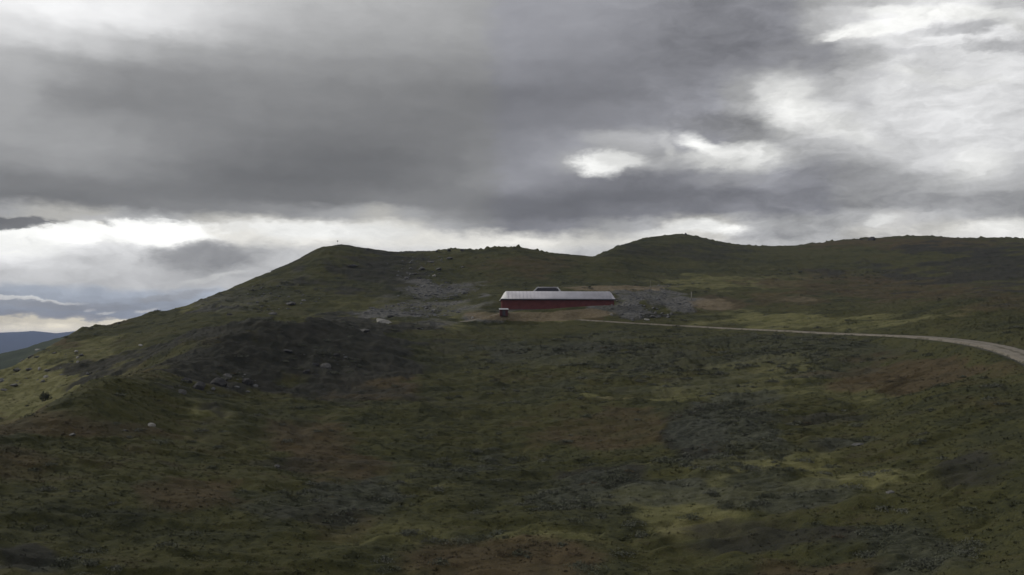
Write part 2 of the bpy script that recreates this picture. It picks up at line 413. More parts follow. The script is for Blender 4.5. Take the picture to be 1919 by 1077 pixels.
for P, hw, fal in PATHS:
    lo = P[:, :2].min(0) - 12; hi = P[:, :2].max(0) + 12
    m = (XX > lo[0]) & (XX < hi[0]) & (YY > lo[1]) & (YY < hi[1])
    xs, ys = XX[m], YY[m]
    best = np.full(xs.shape, 1e9); bz = np.zeros(xs.shape)
    for q in P:
        d = np.hypot(xs - q[0], ys - q[1]); c = d < best
        best[c] = d[c]; bz[c] = q[2]
    w = 1 - sstep(best, hw + 0.3, hw + fal)
    ZZ[m] += (bz - ZZ[m]) * w
    calm[m] = np.minimum(calm[m], sstep(best, hw + 0.3, hw + (14 if fal > 4 else fal)))
    near_path[m] = np.minimum(near_path[m], best - hw)

# ---- ground cover masks (what grows or lies where, plus sunlight painted on the western slope), kept as attributes of the ground
PX, PY = pix(XX, YY, ZZ)
n1 = fbm(XX / 26, YY / 26, 3, 5); n2 = fbm(XX / 9, YY / 9, 5, 4); n3 = fbm(XX / 60, YY / 60, 9, 4)
def patch(lst, warp=1.25):
    out = np.zeros_like(ZZ)
    for (px, py, rx, ry, s) in lst:
        u = (PX - px) / rx; v = (PY - py) / ry
        d = np.sqrt(u * u + v * v) + warp * (n1 * 0.9 + n2 * 0.8)
        out = np.maximum(out, s * (1 - sstep(d, 0.55, 1.35)))
    return out
vis = (RR < 900)
rust = patch([(110,800,160,22,.7), (1710,712,120,32,1), (600,850,110,42,.9), (330,945,140,34,.8), (40,880,120,70,.6), (960,1052,230,40,.95), (1130,800,130,38,.7), (1700,540,260,24,.75), (1490,562,70,9,.7),
              (1720,456,230,12,.8), (1330,570,55,16,.9), (420,632,130,34,.25), (590,615,26,7,1), (110,642,40,12,.8), (690,735,80,36,.8), (1122,597,22,4,1), (1500,1062,150,26,.8), (700,610,100,14,.4),
              (640,985,90,30,.5), (250,700,110,30,.4), (1880,560,120,30,.6), (220,610,70,14,.5), (980,500,120,22,.5), (1290,1000,90,26,.4), (1830,760,110,20,.4)])
grey = patch([(1390,800,100,50,1), (1090,928,130,46,.9), (720,930,110,34,.9), (1200,682,240,40,.6), (960,660,80,18,.7), (1500,660,140,30,.6), (900,868,90,30,.7), (1740,1020,150,34,.8),
              (1480,945,110,28,.8), (1620,825,100,18,.7), (130,1045,140,14,.7), (560,958,120,24,.6), (500,565,90,30,.5), (860,1010,120,20,.4), (1260,720,160,18,.5), (1000,740,120,18,.4), (1340,862,120,26,.6),
              (1440,915,60,30,.6), (200,795,80,14,.4), (500,800,110,22,.35), (1760,1060,140,20,.7), (610,680,70,24,.35), (1250,540,160,18,.3), (1560,510,160,22,.3), (300,1000,160,20,.4)])
dark = patch([(480,675,220,62,1), (640,650,120,50,1), (1480,1008,190,24,.68), (1850,885,150,46,.62), (1310,832,60,40,.8), (50,1030,80,24,1), (1215,592,80,9,.8), (690,505,140,36,.7),
              (1850,500,190,46,.75), (260,862,160,24,.6), (1110,882,130,20,.7), (1560,785,150,18,.6), (760,930,60,18,.5), (1250,470,140,18,.55), (640,745,130,30,.6), (600,970,110,14,.5), (1150,660,70,10,.6),
              (400,550,90,16,.5), (160,695,50,12,.8), (520,860,160,22,.5), (1300,780,50,18,.6), (880,660,90,16,.4), (1560,830,60,14,.5)])
dry_sunlit = patch([(50,740,230,70,1.25), (200,690,110,30,.6), (150,660,170,40,.6), (1500,600,220,16,.8), (1380,530,120,16,.7), (1250,965,150,40,.9), (1050,1010,160,24,.7), (1440,690,90,20,.7), (1330,725,120,22,.6), (850,900,120,18,.5), (1100,690,120,14,.5), (1050,592,95,7,1), (850,582,36,24,.6), (640,600,140,14,.5),  # western slope: sunlight painted as yellow grass; the other patches are dry grass
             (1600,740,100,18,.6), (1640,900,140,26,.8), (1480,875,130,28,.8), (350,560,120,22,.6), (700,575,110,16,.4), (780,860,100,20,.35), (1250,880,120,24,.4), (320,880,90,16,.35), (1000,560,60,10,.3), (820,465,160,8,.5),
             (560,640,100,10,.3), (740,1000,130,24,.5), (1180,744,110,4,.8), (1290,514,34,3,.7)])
earth = patch([(1020,590,80,5,1), (1090,588,60,7,1), (1000,597,90,4,.8), (1150,541,80,5,.8), (1130,560,30,10,.5), (912,592,46,9,.6), (1330,572,40,10,.6), (1500,562,40,7,.4), (1180,744,100,3,.4)], 0.5)
fd = np.full_like(ZZ, 99.0)
m = (np.abs(PX - 1175) < 140) & (np.abs(PY - 745) < 40)
for q in foot_c: fd[m] = np.minimum(fd[m], np.hypot(XX[m] - q[0], YY[m] - q[1]))
dry_sunlit = np.maximum(dry_sunlit, 1.1 * (1 - sstep(fd + 1.2 * n2, 0.5, 1.6)) * (PY < 800) * (PY > 700))
stone = np.maximum(patch([(830,548,62,24,1), (740,590,60,10,.9), (780,580,110,22,.6), (1190,575,56,24,.9), (1275,572,36,16,1), (1222,565,46,20,.9), (785,505,50,16,.25), (905,597,40,8,.9), (700,595,30,4,1), (812,604,40,6,.6), (560,520,50,16,.35), (450,570,70,18,.4)], 1.1),
                   0.9 * (1 - sstep(near_path, -0.4, 1.2)))
dry_sunlit = dry_sunlit * np.where(PX < 345, sstep(RR, 148, 182), 1.0)  # keeps the painted sunlight beyond the brow of the near spur
stone = np.maximum(stone, 0.6 * (1 - sstep(dd, 0.5, 3.0)))
rust = np.clip(rust + 0.45 * np.clip(n3 + n2 * 0.5 - 0.12, 0, 1), 0, 1); grey = np.clip(grey, 0, 1)
wood = sstep(RR, 520, 800) * (AZ < R(-14)) + sstep(RR, 1100, 1500)
wood = np.clip(wood, 0, 1)

# ---- relief at walking scale
near = 1 - sstep(RR, 700, 1500)
rough = 1.5 * fbm(XX / 40, YY / 24, 19, 2) * (1 - sstep(RR, 190, 260)) + 0.55 * fbm(XX / 17, YY / 17, 21, 3) * (0.45 + 0.55 * (1 - sstep(RR, 260, 400))) + 0.30 * fbm(XX / 5.2, YY / 5.2, 31, 3) + 0.20 * fbm(XX / 1.9, YY / 1.9, 41, 2)
crag = np.clip(dark * (np.abs(PX - 500) < 330) * (PY > 560) * (PY < 800) + stone * 0.5 + dry_sunlit * (PX < 330) * 0.75, 0, 1)
rock_n = np.abs(fbm(XX / 4.5, YY / 7.5, 51, 4)) - 0.25
terr = fbm(XX / 11 + n1 * 1.2, YY / 2.9 + n2 * 0.8, 57, 3)
terr = sstep(terr, -0.22, 0.22) * (0.55 + 0.35 * np.clip(dry_sunlit * (PX < 330), 0, 1))
knob = np.maximum(fbm(XX / 3.0, YY / 3.0, 91, 3) - 0.10, 0) * 2.4 * np.exp(-((RR - rtop) / 22.0) ** 2) * sstep(n1, -0.1, 0.3) * np.where(PX < 540, 0.45, 1.0)
hummock = np.maximum(fbm(XX / 3.3, YY / 3.3, 61, 3), -0.05) * 0.75
ZZ = ZZ + near * calm * (1 - 0.9 * wb) * (1.5 * rough + terr * (0.5 + 0.5 * (1 - sstep(RR, 150, 350))) + crag * 1.1 * (0.3 - rock_n) + knob + np.clip(grey, 0, 1) * hummock)
far = sstep(RR, 2500, 8000)
ZZ = ZZ + far * fbm(XX / 1500, YY / 1500, 71, 5) * 60 * (1 - 0.9 * np.exp(-((RR - 13500) / 1800.0) ** 2)) + sstep(RR, 700, 1000) * (1 - far) * fbm(XX / 90, YY / 90, 73, 4) * 7

# ------------------------------------------------------------------ object helpers
def tag(o, label=None, cat=None, group=None, kind=None):
    if label: o['label'] = label
    if cat: o['category'] = cat
    if group: o['group'] = group
    if kind: o['kind'] = kind
    return o
def link(name, me, m=None, parent=None, loc=None):
    o = bpy.data.objects.new(name, me)
    if m is not None:
        me.materials.clear(); me.materials.append(m)
    col.objects.link(o)
    if parent is not None: o.parent = parent
    if loc is not None: o.location = loc
    return o
def np_mesh(name, V, F, attrs=None, smooth=False):
    V = np.asarray(V, np.float32); F = np.asarray(F, np.int32)
    me = bpy.data.meshes.new(name)
    n, k = F.shape
    me.vertices.add(len(V)); me.vertices.foreach_set('co', V.ravel())
    me.loops.add(n * k); me.loops.foreach_set('vertex_index', F.ravel())
    me.polygons.add(n); me.polygons.foreach_set('loop_start', np.arange(0, n * k, k, dtype=np.int32))
    me.polygons.foreach_set('use_smooth', np.full(n, smooth))
    for a, v in (attrs or {}).items():
        at = me.attributes.new(a, 'FLOAT', 'POINT'); at.data.foreach_set('value', np.asarray(v, np.float32).ravel())
    me.update(calc_edges=True)
    return me
def bm_obj(name, bm, m, parent=None, loc=None, smooth=False):
    me = bpy.data.meshes.new(name)
    bmesh.ops.recalc_face_normals(bm, faces=bm.faces)
    for f in bm.faces: f.smooth = smooth
    bm.to_mesh(me); bm.free()
    return link(name, me, m, parent, loc)
def empty(name, loc, rz=0.0):
    o = bpy.data.objects.new(name, None); col.objects.link(o)
    o.location = loc; o.rotation_euler = (0, 0, rz); o.empty_display_size = 0.5
    return o
def add_box(bm, lo, hi, M=None):
    vs = [bm.verts.new((x, y, z)) for x in (lo[0], hi[0]) for y in (lo[1], hi[1]) for z in (lo[2], hi[2])]
    for f in ((0,1,3,2), (4,6,7,5), (0,4,5,1), (2,3,7,6), (0,2,6,4), (1,5,7,3)): bm.faces.new([vs[i] for i in f])
    if M is not None: bmesh.ops.transform(bm, matrix=M, verts=vs)
    return vs
def add_tube(bm, a, b, r0, r1=None, n=10):
    a, b = Vector(a), Vector(b); r1 = r0 if r1 is None else r1
    q = (b - a).to_track_quat('Z', 'Y')
    ra = [bm.verts.new(a + q @ Vector((math.cos(2*math.pi*i/n) * r0, math.sin(2*math.pi*i/n) * r0, 0))) for i in range(n)]
    rb = [bm.verts.new(b + q @ Vector((math.cos(2*math.pi*i/n) * r1, math.sin(2*math.pi*i/n) * r1, 0))) for i in range(n)]
    for i in range(n): bm.faces.new((ra[i], ra[(i+1) % n], rb[(i+1) % n], rb[i]))
    bm.faces.new(ra[::-1]); bm.faces.new(rb)

# ------------------------------------------------------------------ materials
def new_mat(name):
    m = bpy.data.materials.new(name); m.use_nodes = True
    t = m.node_tree; t.nodes.clear()
    h = G(t)
    p = h.n('ShaderNodeBsdfPrincipled'); o = h.n('ShaderNodeOutputMaterial')
    t.links.new(p.outputs[0], o.inputs[0])
    return m, h, p
def attr(h, name):
    return h.n('ShaderNodeAttribute', attribute_name=name).outputs['Fac']

def heath_colour(h, vec, fine=1.0):
    """colour of the ground cover from its masks"""
    vs = h.vm('MULTIPLY', vec, (0.6, 1.0, 1.0))                       # growth follows the contour
    big = h.noise(vs, 0.05, 7, 0.62); mid = h.noise(vs, 0.30, 6, 0.62, 0.3); sm = h.noise(vs, 1.9, 5, 0.65)
    mo = h.noise(vs, 0.13, 7, 0.68, 0.4)                              # mosaic that breaks every patch up
    base = h.ramp(h.m('ADD', h.m('MULTIPLY', big, 0.4), h.m('ADD', h.m('MULTIPLY', mid, 0.35), h.m('MULTIPLY', sm, 0.25))),
                  [(0.36, (0.025, 0.028, 0.016)), (0.45, (0.043, 0.046, 0.021)), (0.53, (0.066, 0.066, 0.025)), (0.61, (0.062, 0.055, 0.028)), (0.70, (0.068, 0.073, 0.042))])
    def over(c, mask, ramp_stops, src, seed, amt=0.85, wt=0.62):
        n = h.noise(h.vm('ADD', vs, (seed, seed * 1.7, 0.0)), 0.16, 7, 0.66, 0.3)
        mk = attr(h, mask)
        f = h.mr(h.m('ADD', h.m('MULTIPLY', mk, wt), h.m('SUBTRACT', h.m('ADD', h.m('MULTIPLY', n, 0.65), h.m('MULTIPLY', mid, 0.35)), 0.5)), 0.12, 0.62, smooth=True)
        f = h.m('MULTIPLY', h.m('MULTIPLY', f, amt), h.mr(mk, 0.0, 0.25))
        return h.mix(f, c, h.ramp(src, ramp_stops))
    base = over(base, 'dry_sunlit', [(0.35, (0.118, 0.118, 0.044)), (0.65, (0.196, 0.186, 0.084))], mid, 11.0)  # dry grass, and the sunlight painted on the western slope
    base = over(base, 'rust', [(0.35, (0.060, 0.046, 0.026)), (0.65, (0.094, 0.068, 0.038))], mid, 23.0, 0.8)
    base = over(base, 'dark', [(0.35, (0.025, 0.026, 0.020)), (0.65, (0.044, 0.043, 0.034))], mid, 37.0, 0.95, 0.74)
    base = over(base, 'grey', [(0.38, (0.030, 0.034, 0.024)), (0.62, (0.080, 0.085, 0.066))], sm, 41.0, 0.8)
    base = over(base, 'stone', [(0.32, (0.050, 0.051, 0.051)), (0.68, (0.185, 0.181, 0.168))], sm, 53.0, 0.95)
    base = over(base, 'earth', [(0.35, (0.135, 0.106, 0.066)), (0.65, (0.215, 0.176, 0.115))], sm, 67.0, 0.95, 0.85)
    return base, mid, sm

M_ground, h, p = new_mat('tundra')
vec = h.n('ShaderNodeNewGeometry').outputs['Position']
base, mid, sm = heath_colour(h, vec)
spk = h.noise(vec, 7.0, 4, 0.7)
base = h.mix(1.0, base, h.ramp(spk, [(0.3, (0.72, 0.72, 0.72)), (0.7, (1.28, 1.28, 1.28))]), 'MULTIPLY')
base = h.mix(attr(h, 'wood'), base, h.ramp(h.noise(vec, 0.02, 6, 0.6), [(0.35, (0.022, 0.034, 0.018)), (0.7, (0.050, 0.064, 0.034))]))
h.put(p.inputs['Base Color'], base); p.inputs['Roughness'].default_value = 0.95; p.inputs['Specular IOR Level'].default_value = 0.15
bmp = h.n('ShaderNodeBump'); bmp.inputs['Strength'].default_value = 0.7; bmp.inputs['Distance'].default_value = 0.35
h.put(bmp.inputs['Height'], h.m('ADD', h.m('MULTIPLY', sm, 0.7), h.m('MULTIPLY', spk, 0.3)))
h.t.links.new(bmp.outputs[0], p.inputs['Normal'])

def veg_mat(name, tint=None, lean=0.6):
    m, h, p = new_mat(name)
    if tint is None:
        vec = h.n('ShaderNodeNewGeometry').outputs['Position']
        c, mid, sm = heath_colour(h, vec)
    else:
        c = h.ramp(attr(h, 'hue'), tint)
    v = h.mr(attr(h, 'tone'), 0.0, 1.0, 0.85, 1.75)
    vv = h.n('ShaderNodeCombineColor'); [h.put(vv.inputs[i], v) for i in range(3)]
    c = h.mix(1.0, c, vv.outputs[0], 'MULTIPLY')
    h.put(p.inputs['Base Color'], c); p.inputs['Roughness'].default_value = 0.8; p.inputs['Specular IOR Level'].default_value = 0.2
    nrm = h.n('ShaderNodeNewGeometry').outputs['Normal']
    up = h.vm('ADD', h.vm('MULTIPLY', nrm, (lean, lean, lean)), (0.0, 0.0, 1.0))
    h.t.links.new(h.vm('NORMALIZE', up), p.inputs['Normal'])
    return m
M_grass = veg_mat('grass_blades', None, 0.35)
M_willow = veg_mat('willow_leaf', [(0.0, (0.064, 0.072, 0.042)), (0.5, (0.096, 0.103, 0.072)), (1.0, (0.122, 0.127, 0.100))], 0.3)
M_birch = veg_mat('dwarf_birch_leaf', [(0.0, (0.070, 0.078, 0.036)), (0.45, (0.096, 0.088, 0.042)), (0.7, (0.098, 0.070, 0.042)), (1.0, (0.064, 0.060, 0.050))], 0.4)

def plain(name, rgb, rough=0.7, metal=0.0, var=0.15, scale=3.0, bump=0.0, spec=0.4):
    m, h, p = new_mat(name)
    vec = h.n('ShaderNodeTexCoord').outputs['Object']
    n = h.noise(vec, scale, 6, 0.6)
    lo = tuple(c * (1 - var) for c in rgb); hi = tuple(c * (1 + var) for c in rgb)
    h.put(p.inputs['Base Color'], h.ramp(n, [(0.3, lo), (0.7, hi)]))
    p.inputs['Roughness'].default_value = rough; p.inputs['Metallic'].default_value = metal; p.inputs['Specular IOR Level'].default_value = spec
    if bump:
        b = h.n('ShaderNodeBump'); b.inputs['Strength'].default_value = bump; b.inputs['Distance'].default_value = 0.05
        h.put(b.inputs['Height'], h.noise(vec, scale * 6, 5, 0.7)); h.t.links.new(b.outputs[0], p.inputs['Normal'])
    return m
M_rock = plain('lichen_rock', (0.125, 0.123, 0.118), 0.9, 0, 0.45, 1.6, 0.6, 0.2)
M_pale = plain('pale_rock', (0.33, 0.32, 0.295), 0.9, 0, 0.3, 1.6, 0.5, 0.2)
M_darkrock = plain('dark_rock', (0.066, 0.065, 0.064), 0.9, 0, 0.4, 1.4, 0.6, 0.2)
M_scree = plain('scree_rock', (0.135, 0.136, 0.136), 0.9, 0, 0.4, 0.7, 0.4, 0.2)
M_gravel = plain('gravel', (0.235, 0.215, 0.185), 0.95, 0, 0.25, 0.8, 0.7, 0.15)
M_road, h, p = new_mat('road_gravel')
vec = h.n('ShaderNodeNewGeometry').outputs['Position']
ac = attr(h, 'across'); n1_ = h.noise(vec, 0.5, 6, 0.65); n2_ = h.noise(vec, 3.0, 5, 0.65)
gr = h.ramp(h.m('ADD', h.m('MULTIPLY', n1_, 0.5), h.m('MULTIPLY', n2_, 0.5)), [(0.35, (0.165, 0.148, 0.122)), (0.65, (0.285, 0.258, 0.216))])
jit = h.m('MULTIPLY', h.m('SUBTRACT', n1_, 0.5), 0.9)
mid_ = h.mr(h.m('ADD', ac, jit), 0.22, 0.05, smooth=True); rim_ = h.mr(h.m('ADD', ac, jit), 0.78, 1.0, smooth=True)
h.put(p.inputs['Base Color'], h.mix(h.m('MAXIMUM', h.m('MULTIPLY', mid_, 0.6), h.m('MULTIPLY', rim_, 0.9)), gr, (0.066, 0.062, 0.036, 1)))
p.inputs['Roughness'].default_value = 0.95; p.inputs['Specular IOR Level'].default_value = 0.15
M_red = plain('red_boards', (0.150, 0.044, 0.040), 0.75, 0, 0.22, 0.9, 0.2)
M_reddark = plain('dark_red_boards', (0.085, 0.026, 0.028), 0.75, 0, 0.2, 1.5, 0.2)
M_roof = plain('grey_roof_sheet', (0.50, 0.49, 0.535), 0.5, 0.0, 0.16, 0.25, 0.0, 0.5)
M_roof_lit = plain('lit_roof_sheet', (0.80, 0.80, 0.79), 0.45, 0, 0.05, 1.0)  # roof sheet with the side light put into its colour
M_seam = plain('roof_seam', (0.44, 0.43, 0.47), 0.45, 0.0, 0.05, 1.0)
M_dark = plain('dark_steel', (0.06, 0.06, 0.07), 0.5, 0.3, 0.2, 1.0)
M_conc = plain('concrete', (0.13, 0.10, 0.09), 0.9, 0, 0.15, 1.2, 0.3)
M_galv = plain('galvanised_steel', (0.46, 0.47, 0.49), 0.5, 0.2, 0.1, 2.0)
M_wood = plain('weathered_wood', (0.21, 0.20, 0.17), 0.85, 0, 0.2, 2.0)

# ------------------------------------------------------------------ ground meshes
def ground_mesh(name, r0, r1):
    V = np.stack([XX[r0:r1 + 1], YY[r0:r1 + 1], ZZ[r0:r1 + 1]], -1).reshape(-1, 3)
    n = r1 - r0
    j, i = np.meshgrid(np.arange(n), np.arange(NA - 1), indexing='ij')
    a = (j * NA + i).ravel()
    F = np.stack([a, a + NA, a + NA + 1, a + 1], 1)[:, ::-1]
    at = {k: v[r0:r1 + 1] for k, v in (('rust', rust), ('grey', grey), ('dark', dark), ('dry_sunlit', dry_sunlit), ('stone', stone), ('wood', wood), ('earth', earth))}
    me = np_mesh(name, V, F, at, True)
    return tag(link(name, me, M_ground), kind='structure')
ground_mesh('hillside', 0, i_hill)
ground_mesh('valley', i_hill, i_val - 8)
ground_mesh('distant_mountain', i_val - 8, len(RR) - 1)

def ribbon(name, P, hw, m, lift=0.05, segs=10):
    P = resample(P, 0.8)
    T = np.gradient(P[:, :2], axis=0); T /= np.linalg.norm(T, axis=1)[:, None] + 1e-9
    N = np.stack([-T[:, 1], T[:, 0]], 1)
    us = np.linspace(-1, 1, segs + 1)
    rows = []
    for s, u in enumerate(us):
        wob = 1 + 0.18 * (fbm(P[:, 0] / 4, P[:, 1] / 4 + 9 * (u > 0), 81, 3)) * (abs(u) > 0.9)
        q = P[:, :2] + N * (u * hw * wob)[:, None]
        z = ground_z(q[:, 0], q[:, 1]) + lift * (1.0 if abs(u) < 0.95 else -1.5) - 0.05 * (abs(abs(u) - 0.5) < 0.15)
        rows.append(np.column_stack([q, z]))
    V = np.stack(rows, 1).reshape(-1, 3); k = segs + 1
    j, i = np.meshgrid(np.arange(len(P) - 1), np.arange(segs), indexing='ij')
    a = (j * k + i).ravel()
    me = np_mesh(name, V, np.stack([a, a + 1, a + k + 1, a + k], 1)[:, ::-1], {'across': np.tile(np.abs(us), len(P))}, True)
    return tag(link(name, me, m), kind='structure')
ribbon('gravel_road', road_c, 2.5, M_road, 0.32)
ribbon('driveway', drive_c, 2.4, M_road, 0.08)
ribbon('upper_track', upper_c, 0.8, M_road, 0.08, 4)

# ------------------------------------------------------------------ red barn
barn = empty('red_barn', (BC[0], BC[1], BZ), BROT)
tag(barn, 'long low red barn with a curved pale grey roof on the hillside bench', 'barn')
EH, RISE = 3.7, 2.75
hl, hw = BL / 2, BW / 2
def wall_bm(axis, sides=(-1, 1)):
    bm = bmesh.new()
    if axis == 0:     # front and back, boards standing proud in turn
        for sy in sides:
            y0 = sy * hw
            add_box(bm, (-hl, min(y0, y0 - sy * 0.2), 0.45), (hl, max(y0, y0 - sy * 0.2), EH))
            x = -hl + 0.1
            while x < hl - 0.3:
                add_box(bm, (x, min(y0 - sy * 0.003, y0 + sy * 0.03), 0.5), (x + 0.16, max(y0 - sy * 0.003, y0 + sy * 0.03), EH - 0.05)); x += 0.4
    else:
        for sx in sides:
            x0 = sx * hl
            add_box(bm, (min(x0 - sx * 0.003, x0 - sx * 0.2), -hw + 0.203, 0.45), (max(x0 - sx * 0.003, x0 - sx * 0.2), hw - 0.203, EH + 0.1))
            y = -hw + 0.3
            while y < hw - 0.4:
                add_box(bm, (min(x0 - sx * 0.006, x0 + sx * 0.03), y, 0.5), (max(x0 - sx * 0.006, x0 + sx * 0.03), y + 0.16, EH - 0.05)); y += 0.4
    return bm
for sy in (-1, 1): bm_obj('long_wall', wall_bm(0, (sy,)), M_red, barn)
for sx in (-1, 1): bm_obj('end_wall', wall_bm(1, (sx,)), M_red, barn)
bm = bmesh.new(); add_box(bm, (-hl - 0.06, -hw - 0.06, -1.2), (hl + 0.06, hw + 0.06, 0.447)); bm_obj('plinth', bm, M_conc, barn)
# roof: curved sheet, drawn in at both ends
OV = 0.55
stations = [(-hl - OV, 0.0), (-hl + 0.15, 0.40), (-hl + 0.75, 0.78), (-hl + 1.35, 1.0), (hl - 0.7, 1.0), (hl - 0.25, 0.85), (hl + 0.2, 0.5), (hl + OV, 0.0)]
NPROF = 22
def prof(x, s):
    pts = []
    for i in range(NPROF + 1):
        u = -1 + 2 * i / NPROF
        pts.append((x, u * (hw + OV), EH + 0.02 + RISE * s * (1 - abs(u) ** 2.3)))
    return pts
def loft(sts, thick=0.14, lift=0.0):
    bm = bmesh.new()
    top = [[bm.verts.new((p[0], p[1], p[2] + lift)) for p in prof(x, s)] for x, s in sts]
    bot = [[bm.verts.new((p[0], p[1], p[2] + lift - thick)) for p in prof(x, s)] for x, s in sts]
    for a in range(len(sts) - 1):
        for i in range(NPROF):
            bm.faces.new((top[a][i], top[a + 1][i], top[a + 1][i + 1], top[a][i + 1]))
            bm.faces.new((bot[a][i], bot[a][i + 1], bot[a + 1][i + 1], bot[a + 1][i]))
        for i in (0, NPROF): bm.faces.new((top[a][i], bot[a][i], bot[a + 1][i], top[a + 1][i]))
    for a in (0, len(sts) - 1):
        for i in range(NPROF): bm.faces.new((top[a][i], top[a][i + 1], bot[a][i + 1], bot[a][i]))
    return bm
roof = bm_obj('roof', loft(stations[3:5]), M_roof, barn, smooth=False)
for f in roof.data.polygons: f.use_smooth = abs(f.normal.x) < 0.5
hipl = bm_obj('roof_end', loft(stations[:4]), M_roof_lit, barn); hipl['label'] = 'sloping roof end sheet coloured bright as if sunlit'  # this end faces the light; its brightness is painted, unlike the other end
bm_obj('roof_end', loft(stations[4:]), M_roof, barn)
bm = bmesh.new()
x = -hl + 1.9
while x < hl - 0.9:
    P = prof(x, 1.0)
    for i in range(NPROF):
        a, b = P[i], P[i + 1]
        vs = [bm.verts.new((a[0] + dx, q[1], q[2] + dz)) for q in (a, b) for dx, dz in ((-0.03, -0.02), (-0.03, 0.035), (0.03, 0.035), (0.03, -0.02))]
        for k in range(3): bm.faces.new((vs[k], vs[k + 1], vs[k + 5], vs[k + 4]))
    x += 1.2
o = bm_obj('roof_seam', bm, M_roof, roof); o['kind'] = 'stuff'
for sy in (-1, 1):
    bm = bmesh.new(); yy = sy * (hw + OV)
    add_box(bm, (-hl - OV, min(yy + sy * 0.003, yy + sy * 0.05), EH - 0.34), (hl + OV, max(yy + sy * 0.003, yy + sy * 0.05), EH - 0.02))
    bm_obj('eave_board', bm, M_dark, barn)
    bm = bmesh.new(); add_box(bm, (-hl - OV + 0.02, min(sy * (hw + 0.04), yy), EH - 0.20), (hl + OV - 0.02, max(sy * (hw + 0.04), yy), EH - 0.13)); bm_obj('soffit', bm, M_dark, barn)

# small red shed at the barn's near corner
p_ = ground_hit(944, 591, 200)
shed = empty('red_shed', (p_[0], p_[1], p_[2] - 0.1), R(4))
tag(shed, 'tiny dark red shed with a pale lean-to roof at the near corner of the barn', 'shed')
bm = bmesh.new(); vs = add_box(bm, (-1.25, -0.9, 0), (1.25, 0.9, 2.2))
for v in vs:
    if v.co.z > 1 and v.co.y < 0: v.co.z -= 0.35
bm_obj('body', bm, M_reddark, shed)
bm = bmesh.new(); vs = add_box(bm, (-1.45, -1.15, 2.235), (1.45, 1.1, 2.35))
for v in vs: v.co.z -= (0.9 - v.co.y) * 0.35 / 1.8 - 0.005
bm_obj('roof', bm, M_galv, shed)
bm = bmesh.new(); add_box(bm, (-0.45, -0.95, 0.05), (0.45, -0.903, 1.7)); bm_obj('door', bm, M_dark, shed)

# drive station standing behind the barn
a_ = float(ray(1024, 560)[0]); rs = 309.0
gx, gy = rs * math.sin(a_), rs * math.cos(a_)
gz = float(ground_z(gx, gy)[0]) - 0.2
top_z = float(ray(1024, 538)[1]) * rs - gz
st = empty('lift_station', (gx, gy, gz), BROT)
tag(st, 'dark machinery housing in a pale trapezoid frame rising behind the barn roof', 'lift station')
for sx in (-1, 1):
    for yy in (-1.5, 1.5):
        bm = bmesh.new(); add_tube(bm, (sx * 7.0, yy, 0), (sx * 3.4 + 0.3, yy, top_z - 0.1), 0.24, 0.2)
        bm_obj('frame_leg', bm, M_galv, st, smooth=True)
bm = bmesh.new()
for yy in (-1.5, 1.5): add_tube(bm, (-3.2, yy, top_z - 0.1), (3.8, yy, top_z - 0.1), 0.11)
bm_obj('top_rail', bm, M_seam, st, smooth=True)
bm = bmesh.new()
for yy in (-1.5, 1.5): add_tube(bm, (-4.7, yy, top_z - 3.2), (5.3, yy, top_z - 3.2), 0.2)
for xx in (-4.5, 5.1): add_tube(bm, (xx, -1.5, top_z - 3.2), (xx, 1.5, top_z - 3.2), 0.18)
bm_obj('cross_beam', bm, M_galv, st, smooth=True)
bm = bmesh.new(); add_box(bm, (-3.7, -1.15, top_z - 3.0), (4.2, 1.15, top_z - 0.35))
bmesh.ops.bevel(bm, geom=[e for e in bm.edges], offset=0.3, segments=2, affect='EDGES'); bm_obj('machine_housing', bm, M_dark, st)
bm = bmesh.new(); add_tube(bm, (0.3, 0, top_z - 3.6), (0.3, 0, top_z - 3.3), 1.6, 1.6, 24); bm_obj('bullwheel', bm, M_galv, st)

# posts
def post(name, px, py_base, py_top, r_, m, label, cat, cap=None, rmin=120, dist=None):
    b = ground_hit(px, py_base, rmin)
    h_ = (py_base - py_top) * math.hypot(b[0], b[1]) / FPX
    e = empty(name, (b[0], b[1], b[2] - 0.15)); tag(e, label, cat)
    bm = bmesh.new(); add_tube(bm, (0, 0, -0.3), (0, 0, h_ + 0.15), r_, r_ * 0.85); bm_obj('pole', bm, m, e, smooth=True)
    bm = bmesh.new()
    if cap == 'box': add_box(bm, (-0.3, -0.12, h_ + 0.155), (0.3, 0.12, h_ + 0.6))
    else: add_tube(bm, (0, 0, h_ + 0.155), (0, 0, h_ + 0.25), r_ * 1.25, r_ * 0.5)
    bm_obj('cap', bm, M_dark if cap == 'box' else m, e)
    return e
post('marker_post', 1296, 563, 547, 0.19, M_wood, 'short pale post standing on the grey gravel heap beyond the barn', 'post')
post('thin_mast', 1219, 548, 527, 0.055, M_wood, 'thin grey mast on the slope between the barn and the pale post', 'mast')
post('summit_pole', 632.5, 460.5, 452.5, 0.035, M_galv, 'thin pole with a small dark box on the round summit', 'pole', 'box')

